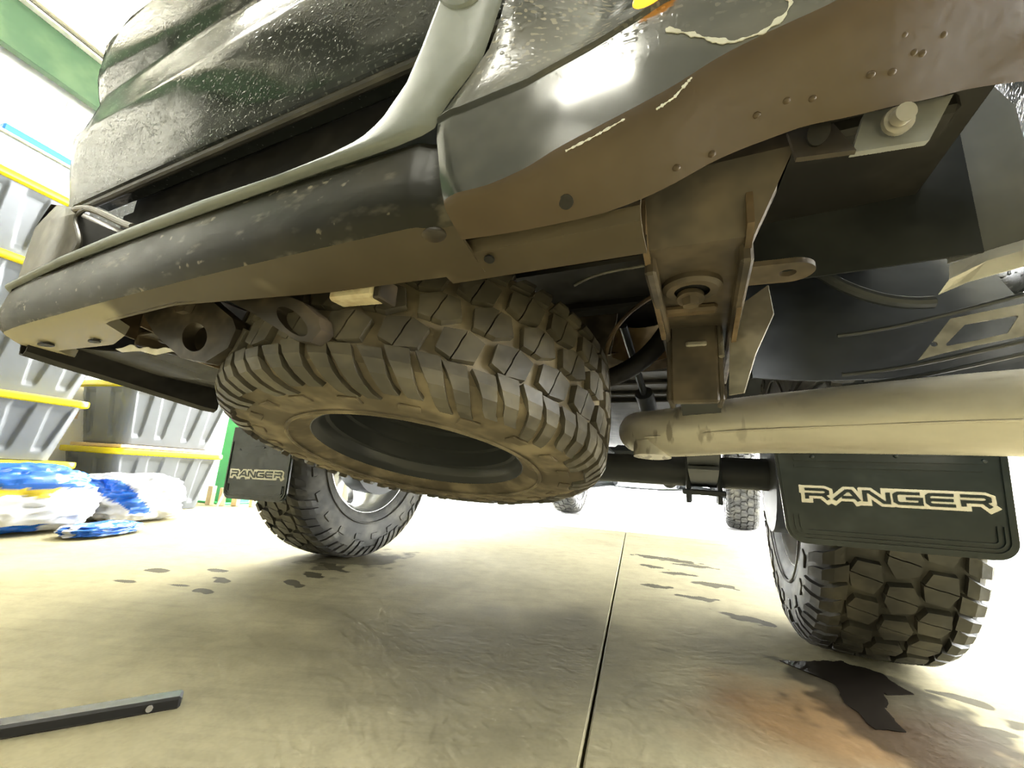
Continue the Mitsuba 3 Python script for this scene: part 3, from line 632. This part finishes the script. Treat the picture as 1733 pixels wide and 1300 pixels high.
# tailgate --------------------------------------------------------
prof = [(.956, -.985), (.960, -.998), (.970, -1.003), (1.0, -1.008), (1.05, -1.018), (1.10, -1.027), (1.135, -1.031), (1.15, -1.029), (1.18, -1.020), (1.23, -1.012), (1.275, -1.006), (1.295, -1.008), (1.32, -1.018), (1.36, -1.028), (1.45, -1.030), (1.55, -1.01), (1.60, -.98)]
xl = {.956: -.955, 1.02: -.995, 1.10: -1.02, 1.20: -1.035, 1.33: -1.035, 1.45: -.99, 1.6: -.91}
rows = []
for t in np.linspace(0, 1, 40):
    r_ = []
    for z, y in prof:
        a = np.interp(z, list(xl), list(xl.values())); x = a+(.87-a)*t
        r_.append((x, y+.05*max(0, (abs(x+.0)-.90)/.13)**2, z))
    rows.append(r_)
TGT = part('tailgate', sheet(rows, .006, away=(0, -.6, 1.2)), 'paint', PT, smooth=30, label='dark wet tailgate skin')
part('lower_edge', tube([(-.87, -.985, .955), (.85, -.985, .955)], .009, 10), 'dark_plastic', TGT)
part('inner_panel', box(1.74, .03, .62, (-.01, -.955, 1.28), bev=.004), 'paint', TGT)
# bed sides with the rear corner, tail lamps
for sx in (-1, 1):
    rr_ = []
    for y in np.r_[-.985, -.97, -.94, np.linspace(-.90, -.56, 8), np.linspace(-.50, .5, 14), np.linspace(.56, 1.2, 6)]:
        arch = .575
        dy = abs(y); zb = (.47+math.sqrt(max(0, arch**2-dy**2))) if dy < arch-.02 else np.interp(y, [-1., -.55], [.70, .66])
        zb = max(zb, .60) if dy < arch-.02 else zb
        r_ = []
        for s, (zz, bx) in zip(np.linspace(0, 1, 9), ((0, .95), (.12, .985), (.25, 1.015), (.40, 1.02), (.55, 1.04), (.68, 1.04), (.80, 1.02), (.92, .97), (1., .93))):
            z = zb+(1.60-zb)*zz
            edge = .08*max(0, (-y-.93)/.055)**2
            r_.append((sx*(bx-edge), y, z))
        rr_.append(r_)
    BS = part('bed_side', sheet(rr_, .005, away=(0, 0, 1.)), 'paint', PT, smooth=40, label='dark painted bed side')
    lens = sheet([[(sx*(.935+.085*math.sin(a)+.15*(z-.97)), -1.0+.085*(1-math.cos(a)), z) for a in np.linspace(0, math.pi/2, 10)] for z in np.linspace(1.01, 1.16, 8)], .012, away=(sx*.8, -.8, 1.15))
    part('tail_lamp', lens, 'red_lens', PT, smooth=40, label='red tail lamp lens')
for sx in (-1,):
    part('lower_valance', sheet([[(sx*.955, y, .74), (sx*.945, y, zb+.03), (sx*.935, y, zb+.004), (sx*.915, y, zb), (sx*.90, y, zb+.01), (sx*.89, y, .72)] for y, zb in ((-1.0, .562), (-.93, .550), (-.80, .532), (-.70, .516), (-.60, .500), (-.56, .498))], .004), 'black', PT, smooth=30, label='black plastic valance below the bed side')
    part('heat_shield', sheet([[(sx*.88, -.93, .60), (sx*.70, -.90, .585), (sx*.58, -.88, .60)], [(sx*.88, -.75, .575), (sx*.70, -.72, .56), (sx*.58, -.70, .60)], [(sx*.88, -.56, .57), (sx*.70, -.55, .57), (sx*.58, -.54, .62)]], .004), 'black', PT)
# inner skins of the bed and its floor
part('bed_floor', cat(box(1.66, 2.1, .02, (0, .12, .82), bev=.003), *[box(1.6, .05, .03, (0, -.80+.22*i, .805), bev=.006) for i in range(10)]), 'black', PT, smooth=False, label='ribbed dark underside of the bed')
part('rear_sill', box(1.66, .04, .16, (0, -.91, .88), bev=.006), 'black', PT)

# wheel arch liners ---------------------------------------------------
for sx in (1, -1):
    rows = []
    for a in np.linspace(8, 172, 36):
        r = .545; ca, sa = math.cos(math.radians(a)), math.sin(math.radians(a))
        rows.append([(sx*.60, -(r+.05)*ca*1.0, .47+(r-.02)*sa), (sx*.64, -(r+.02)*ca, .47+r*sa), (sx*.70, -r*ca, .47+r*sa), (sx*.90, -r*ca, .47+r*sa), (sx*.99, -(r-.01)*ca, .47+(r-.01)*sa)])
    WL = part('wheel_arch_liner', sheet(rows, .004), 'liner', PT, smooth=50, label='dark moulded wheel arch liner')
    part('rib', tube([(sx*.69, -.553, .80), (sx*.715, -.557, .74), (sx*.755, -.558, .70), (sx*.80, -.556, .675), (sx*.86, -.553, .665)], .010, 10, 30), 'liner', WL)
# inner side of the rear corner, right, with its bottom flange painted daylight-pale and the liner bracket
part('inner_wing', sheet([[(x, -.635+.02*math.cos((x-.58)*5), z) for z in (1.2, 1.0, .85, .76, .70)] for x in np.linspace(.58, .885, 8)], .004), 'liner', PT, smooth=40)
IP = part('corner_inner_panel', sheet([[(.955, -.60, 1.30), (.90, -.60, .93), (.868, -.60, .80), (.862, -.60, .705)], [(1.0, -.62, 1.30), (.96, -.615, .93), (.93, -.61, .81), (.925, -.605, .72)], [(1.03, -.66, 1.30), (1.02, -.64, .95), (1.02, -.63, .83), (1.03, -.62, .745)]], .004), 'inner_panel', PT, smooth=50, label='pale inner face of the rear corner panel')
part('bottom_flange', sheet([[(.840, -.615, .652), (.850, -.625, .670), (.862, -.605, .702)], [(.87, -.625, .664), (.89, -.63, .69), (.905, -.61, .715)], [(1.0, -.64, .692), (1.01, -.645, .715), (1.03, -.625, .742)]], .003), 'bare_daylit', IP, smooth=False, label='bare lower flange with daylight painted into its colour')
bk_ = Polygon([(.822, .566), (.866, .628), (.985, .650), (.985, .604), (.89, .585), (.85, .575)]).difference(Polygon([(.858, .588), (.882, .616), (.935, .624), (.922, .602), (.89, .594)]).buffer(.002))
for hx, hz in ((.843, .59), (.955, .628), (.945, .612)): bk_ = bk_.difference(Point(hx, hz).buffer(.004))
part('liner_bracket', xz(bk_, -.575, .004), 'bare_steel', PT, smooth=False, label='pierced liner bracket')
for z0 in (.632, .566, .548):
    part('liner_bead', tube([(.73, -.565, z0-.016), (.82, -.572, z0-.006), (.90, -.575, z0+.012), (1.0, -.58, z0+.035)], .0035, 8, 20), 'liner', PT)

# right side bracket and bolt ------------------------------------------
def plate4(pts, th, m_, parent, **kw):
    p = np.array(pts, float); n = np.cross(p[1]-p[0], p[3]-p[0]); n /= np.linalg.norm(n)
    return part(kw.pop('name'), loft([p, p+n*th]), m_, parent, smooth=20, **kw)
MB_ = part('bumper_bracket', loft([[(.477, -.958, .598), (.573, -.955, .598), (.573, -.93, .600), (.477, -.93, .600)], [(.474, -.995, .655), (.605, -.99, .66), (.60, -.93, .66), (.477, -.93, .655)], [(.474, -.995, .71), (.612, -.985, .71), (.61, -.93, .71), (.477, -.93, .71)]]), 'chassis', PT, smooth=20, label='boxed steel bumper mounting')
BB = plate4([(.600, -1.006, .630), (.640, -1.004, .627), (.632, -.99, .668), (.598, -.994, .668)], .004, 'chassis', PT, name='side_bracket')
plate4([(.638, -1.006, .628), (.690, -.993, .634), (.712, -.986, .676), (.652, -.998, .668)], -.005, 'inner_panel', BB, name='tab')
part('bolt', cat(disc((.668, -1.004, .648), .0105, (0.2, -1, -.3), .004), disc((.668, -1.010, .647), .0070, (0.2, -1, -.3), .008)), 'bare_steel', BB, label='round headed bolt')
part('hole', disc((.617, -1.0075, .652), .008, (0.1, -1, -.3), .003, 1.4), 'black', BB)

# chassis rails -----------------------------------------------------------
for sx in (1, -1):
    c = sx*.522
    RL = part('chassis_rail', cat(box(.012, 4.6, .13, (c-.046, 1.36, .645), bev=.003), box(.012, 4.6, .13, (c+.046, 1.36, .645), bev=.003), box(.09, 4.6, .008, (c, 1.36, .604), bev=.002), box(.09, 4.6, .008, (c, 1.36, .706), bev=.002)), 'chassis', PT, smooth=20, label='dusty steel chassis rail')
    part('end_lip', box(.072, .020, .012, (c-.012, -.79, .596), rotm(2, [0, 0, 1]), .004), 'rust_steel', RL)
    hl = lathe([(0, .034), (-.006, .034), (-.010, .029), (-.010, .020)], 32, 'z'); hl.apply_translation((c-.006, -.86, .600)); part('boss', hl, 'chassis', RL)
    part('hole', disc((c-.006, -.862, .5975), .026, (0, 0, -1), .001), 'black', RL)
    part('bolt', cat(disc((c-.008, -.845, .592), .016, (0, -.2, -1), .006), lathe([(0, .011), (.012, .010), (.012, .0001)], 6, 'z').apply_transform(rotm(180, [1, 0, 0])).apply_translation((c-.008, -.845, .590))), 'chassis', RL, smooth=20)
    # gussets hanging at the sides of the rail end
    for gx, y0, y1 in ((c-.048, -.985, -.74), (c+.047, -.975, -.70)):
        g = prism(Polygon([(y0, .70), (y0, .60), (y0+.08, .585), (y1, .572), (y1, .62), (y1-.05, .70)]), .006, (gx-.003, 0, 0), (0, 1, 0), (0, 0, 1)); part('gusset', g, 'rust_steel', RL, smooth=False)
    tb = prism(sbox(-.06, -.024, .02, .024).union(affinity.translate(Point(0, 0).buffer(.024), .02, 0)).difference(affinity.translate(Point(0, 0).buffer(.0085), .018, 0)), .006, (c+sx*.075, -.86, .60), (sx, 0.06*sx, 0), (0, sx, 0))
    part('tab', tb, 'chassis', RL, smooth=20, label='drilled steel tab')
    # spring hanger
    SH = part('spring_shackle', cat(box(.066, .02, .13, (c-.008, -.70, .547), bev=.003), box(.008, .07, .13, (c-.043, -.67, .55), bev=.002), box(.008, .07, .13, (c+.028, -.67, .55), bev=.002), tube([(c-.05, -.67, .505), (c+.036, -.67, .505)], .012)), 'chassis', PT, smooth=20, label='spring shackle behind the axle')
    part('slot', box(.030, .006, .008, (c-.004, -.711, .572), bev=.002), 'bare_steel', SH)
    wing = prism(Polygon([(0, .115), (.052, .145), (.056, .10), (.03, .045), (.012, -.01), (-.008, -.012), (-.004, .05)]), .004, (c+sx*.046, -.70, .505), (sx*.94, -.34, 0), (0, 0, 1))
    part('wing_plate', wing, 'bare_steel', SH, smooth=False, label='pale bent plate')
    part('bolt', tube([(c+.03, -.69, .60), (c+.03, -.71, .55)], .004, 8), 'bare_steel', SH)
    # leaf spring pack
    leaves = []
    LS = None
    for i in range(4):
        L_ = .66-.11*i; yy = np.linspace(-L_, L_, 21)
        pz = .525-.125*(1-(yy/.66)**2)-.011*i
        m = sheet([[(c-.032, y, z), (c+.032, y, z)] for y, z in zip(yy, pz)], .008)
        if LS is None: LS = part('leaf_spring', m, 'shadow_steel', PT, label='leaf spring over the axle')
        else: part('leaf', m, 'shadow_steel', LS)
    for dy in (-.06, .06):
        part('clamp_bolt', cat(tube([(c-.04, dy, .46), (c-.04, dy, .315)], .007, 8), tube([(c+.04, dy, .46), (c+.04, dy, .315)], .007, 8)), 'shadow_steel', LS)
    part('spring_plate', box(.11, .17, .014, (c, 0, .345), bev=.003), 'shadow_steel', LS)
    # damper
    DM = part('damper', tube([(c-sx*.10, .12, .37), (c-sx*.14, -.22, .60)], .024, 14), 'shadow_steel', PT)
    part('rod', tube([(c-sx*.14, -.22, .60), (c-sx*.165, -.40, .73)], .010, 10), 'dark_steel', DM)

# crossmember, carrier, cable, hose
CM = part('crossmember', sheet([[(x, -.16, .80-.02*math.cos(x*3)), (x, -.25, .74-.05*math.cos(x*3)), (x, -.15, .70-.05*math.cos(x*3)), (x, -.02, .72), (x, .0, .80)] for x in np.linspace(-.46, .46, 24)], .006, away=(0, -.1, .9)), 'rust_steel', PT, smooth=30, label='rust-brown pressed crossmember')
part('cup', sheet([[(.30+.17*u, -.24-.03*math.sin(math.pi*u), .70+.10*v-.03*math.sin(math.pi*u)) for v in np.linspace(0, 1, 6)] for u in np.linspace(0, 1, 14)], .004), 'cast_brown', CM, smooth=50, label='light brown cast piece')
part('carrier_plate', loft([[(.17, -.30, .845), (.33, -.30, .845), (.30, -.27, .70), (.25, -.27, .70)], [(.17, -.29, .845), (.33, -.29, .845), (.30, -.26, .70), (.25, -.26, .70)]]), 'chassis', CM, smooth=20)
for hx in (.20, .235): part('hole', disc((hx, -.304, .832), .010, (0, -1, 0), .003), 'black', CM)
part('hose', tube([(.20, -.30, .60), (.31, -.35, .612), (.385, -.36, .645), (.44, -.36, .70), (.475, -.36, .76), (.49, -.36, .80)], .023, 14, 40), 'black', PT, label='black rubber filler hose')
part('cable', tube([(.29, -.60, .752), (.361, -.60, .772), (.436, -.60, .775), (.476, -.60, .78)], .0025, 8, 30), 'bare_steel', PT)
part('strap', tube([(.330, -.50, .59), (.334, -.50, .62), (.355, -.50, .683), (.387, -.50, .721), (.442, -.50, .757), (.475, -.50, .775)], .005, 8, 30), 'rust_steel', PT)

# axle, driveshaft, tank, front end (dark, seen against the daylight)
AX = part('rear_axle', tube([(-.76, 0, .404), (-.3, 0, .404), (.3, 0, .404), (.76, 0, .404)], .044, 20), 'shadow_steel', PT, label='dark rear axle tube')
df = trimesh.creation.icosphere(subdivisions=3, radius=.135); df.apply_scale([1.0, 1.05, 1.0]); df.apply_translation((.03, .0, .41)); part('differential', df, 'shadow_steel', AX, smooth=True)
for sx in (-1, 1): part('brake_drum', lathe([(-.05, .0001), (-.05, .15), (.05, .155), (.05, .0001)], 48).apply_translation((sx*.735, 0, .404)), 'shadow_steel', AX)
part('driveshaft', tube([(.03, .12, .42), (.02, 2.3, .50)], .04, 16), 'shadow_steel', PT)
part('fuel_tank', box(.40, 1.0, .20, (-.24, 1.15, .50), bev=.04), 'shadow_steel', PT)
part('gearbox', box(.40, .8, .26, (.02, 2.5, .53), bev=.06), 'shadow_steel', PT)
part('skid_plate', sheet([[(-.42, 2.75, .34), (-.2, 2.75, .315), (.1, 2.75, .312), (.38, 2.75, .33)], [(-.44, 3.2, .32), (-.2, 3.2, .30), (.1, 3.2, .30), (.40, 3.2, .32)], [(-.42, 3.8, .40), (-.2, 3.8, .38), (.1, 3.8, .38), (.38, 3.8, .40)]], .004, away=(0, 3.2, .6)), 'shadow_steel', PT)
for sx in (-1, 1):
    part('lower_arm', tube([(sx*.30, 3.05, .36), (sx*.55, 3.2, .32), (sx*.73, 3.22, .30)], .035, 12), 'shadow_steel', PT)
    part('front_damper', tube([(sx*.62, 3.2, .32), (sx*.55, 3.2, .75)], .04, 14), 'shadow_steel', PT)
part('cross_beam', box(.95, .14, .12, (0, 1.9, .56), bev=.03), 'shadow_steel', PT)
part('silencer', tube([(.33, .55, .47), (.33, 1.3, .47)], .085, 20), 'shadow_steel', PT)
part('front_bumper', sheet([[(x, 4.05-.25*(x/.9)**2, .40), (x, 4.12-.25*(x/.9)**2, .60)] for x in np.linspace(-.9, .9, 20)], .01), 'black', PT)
for sx in (-1, 1): part('sill', box(.10, 1.9, .12, (sx*.86, 1.75, .52), bev=.02), 'paint', PT)
part('cab_floor', box(1.7, 3.2, .03, (0, 2.5, .80), bev=.005), 'black', PT)
# cab and bonnet so that the vehicle stands whole
cab = loft([[(-.90, 1.15, .52), (.90, 1.15, .52), (.90, 4.05, .62), (-.90, 4.05, .62)], [(-.93, 1.15, 1.05), (.93, 1.15, 1.05), (.93, 4.0, 1.05), (-.93, 4.0, 1.05)], [(-.90, 1.17, 1.18), (.90, 1.17, 1.18), (.88, 3.85, 1.15), (-.88, 3.85, 1.15)]], cap=True)
cab2 = loft([[(-.88, 1.17, 1.17), (.88, 1.17, 1.17), (.86, 2.95, 1.17), (-.86, 2.95, 1.17)], [(-.70, 1.30, 1.78), (.70, 1.30, 1.78), (.68, 2.25, 1.80), (-.68, 2.25, 1.80)]])
cab.apply_translation((0, 0, .28)); cab.vertices[:, 2] = .80+(cab.vertices[:, 2]-.80)
part('cab', cat(cab2, loft([[(-.90, 1.22, .80), (.90, 1.22, .80), (.88, 3.9, .80), (-.88, 3.9, .80)], [(-.93, 1.22, 1.10), (.93, 1.22, 1.10), (.91, 3.95, 1.05), (-.91, 3.95, 1.05)], [(-.88, 1.22, 1.18), (.88, 1.22, 1.18), (.84, 3.8, 1.14), (-.84, 3.8, 1.14)]])), 'paint', PT, smooth=20)

# exhaust tail pipe ---------------------------------------------------------
pp = [(.41, .10, .56), (.405, -.10, .50), (.398, -.30, .482), (.405, -.44, .467), (.45, -.49, .461), (.55, -.512, .470), (.70, -.545, .478), (.85, -.58, .482), (.935, -.60, .482)]
EX = part('exhaust_pipe', tube(pp, [.044, .044, .044, .045, .047, .050, .053, .057, .059], 36, 60), 'exhaust', PT, smooth=40, label='pale stained exhaust tail pipe')
part('flange', cat(disc((.43, -.49, .440), .036, (0, -.1, -1), .028), ), 'exhaust', EX)
part('seam', tube([(.42, -.531, .447), (.55, -.561, .456), (.70, -.596, .462), (.85, -.636, .465), (.93, -.655, .465)], .0022, 8, 30), 'exhaust', EX)

# wheels -----------------------------------------------------------------
for i, (x, y, out) in enumerate(((-.84, 0, -1), (.84, 0, 1), (-.84, 3.22, -1), (.84, 3.22, 1))):
    M = frame((x, y, R0-.001)) @ rotm(37*i+5, [1, 0, 0])
    wk = part('wheel', ctr(TYRE, M), 'rubber', PT, smooth=30, label=['left rear wheel', 'right rear wheel', 'left front wheel', 'right front wheel'][i])
    part('tread', ctr(TREAD, M), 'rubber', wk, smooth=False)
    br, sp = rim_alloy(out)
    part('rim', ctr(br, M), 'alloy', wk, smooth=30, label='silver alloy rim')
    part('spokes', ctr(sp, M), 'alloy', wk, smooth=20)

# mud flaps -----------------------------------------------------------------
def letters():
    R_ = [[(.05, 0), (.05, .28), (.72, .28)], [(-.02, .6), (.78, .6), (.92, .52), (.92, .36), (.74, .28), (.96, 0)]]
    G = {'R': R_, 'A': [[(.0, 0), (.52, .6), (.70, .6), (1.0, 0)], [(.32, .2), (.85, .2)]],
         'N': [[(.05, 0), (.05, .6), (.22, .6), (.78, 0), (.95, 0), (.95, .6)]],
         'G': [[(.95, .6), (.14, .6), (.02, .5), (.02, .1), (.14, 0), (.95, 0), (.95, .29), (.42, .29)]],
         'E': [[(.95, .6), (.12, .6), (.02, .5), (.02, .1), (.12, 0), (.97, 0)], [(.10, .3), (.92, .3)]]}
    L_ = []
    for i, ch in enumerate('RANGER'):
        for st in G[ch]: L_.append(LineString([(x+i*1.20, y) for x, y in st]))
    dark = unary_union([l.buffer(.088, cap_style=2, join_style=2) for l in L_]); white = unary_union([l.buffer(.25, cap_style=3, join_style=2, mitre_limit=1.3) for l in L_])
    return white, dark
LW, LD = letters()
def flap(x, zt, zb, w_top, w_bot, y, roll, ztext, xtext, wtext, lean):
    H = zt-zb
    o = Polygon([(-w_top/2, H), (w_top/2, H), (w_bot/2, 0), (-w_bot/2, 0)])
    o = o.buffer(-.03).buffer(.03, quad_segs=10).union(sbox(-w_top/2, H-.04, w_top/2, H))
    ang = math.radians(roll); ux, uz = np.array([math.cos(ang), 0, -math.sin(ang)]), np.array([math.sin(ang), 0, math.cos(ang)])
    org = np.array([x, y, zb])
    def pl(poly, th, front): return prism(poly, th, org+np.array([0, -front+th, 0]), ux, uz)
    fk = part('mud_flap', pl(o, .005, .0), 'flap_rubber', PT, smooth=30, label='black rubber mud flap with white outlined lettering')
    for i, g in enumerate((.004, .014, .022)):
        rg = o.buffer(-g).difference(o.buffer(-g-(.006 if i == 0 else .0025))); rg = rg.intersection(sbox(-1, -1, 1, H-.05)) if i == 0 else rg.intersection(sbox(-1, -1, 1, .05))
        part('rim_bead', pl(rg, .003, .003), 'flap_rubber', fk, smooth=30)
    for i in range(4):
        part('louvre', pl(sbox(-w_top*.40, H-.055-.012*i, w_top*.40, H-.050-.012*i), .003, .003), 'flap_rubber', fk, smooth=False)
    s = wtext/7.2
    for poly, dep, mm, nm in ((LW, .0012, 'white_print', 'lettering'), (LD, .0022, 'flap_rubber', 'letter_core')):
        pg = affinity.translate(affinity.scale(poly, s, s*.80, origin=(0, 0)), xtext-wtext/2+.1*s, ztext)
        part(nm, pl(pg, .001, dep), mm, fk, smooth=False, label='white outlined letters' if nm == 'lettering' else None)
    for dx, dz in ((-.10, H*.68), (.02, H*.70), (.13, H*.67)):
        part('rivet', lathe([(-.004, .0001), (-.003, .003), (0, .004)], 12, 'y').apply_translation(org+ux*dx+uz*dz+np.array([0, -.0005, 0])), 'flap_rubber', fk)
    part('stay', box(w_top*.9, .012, .02, (x, y+.008, zt-.02), bev=.003), 'chassis', fk)
flap(.808, .50, .275, .325, .30, -.437, -1.0, .078, .006, .252, 0)
flap(-.826, .47, .228, .315, .315, -.437, -1.5, .074, .0, .262, 0)
labels['pickup_truck__mud_flap'] = {'label': 'right black mud flap with white outlined lettering'}
labels['pickup_truck__mud_flap_001'] = {'label': 'left black mud flap with white outlined lettering'}
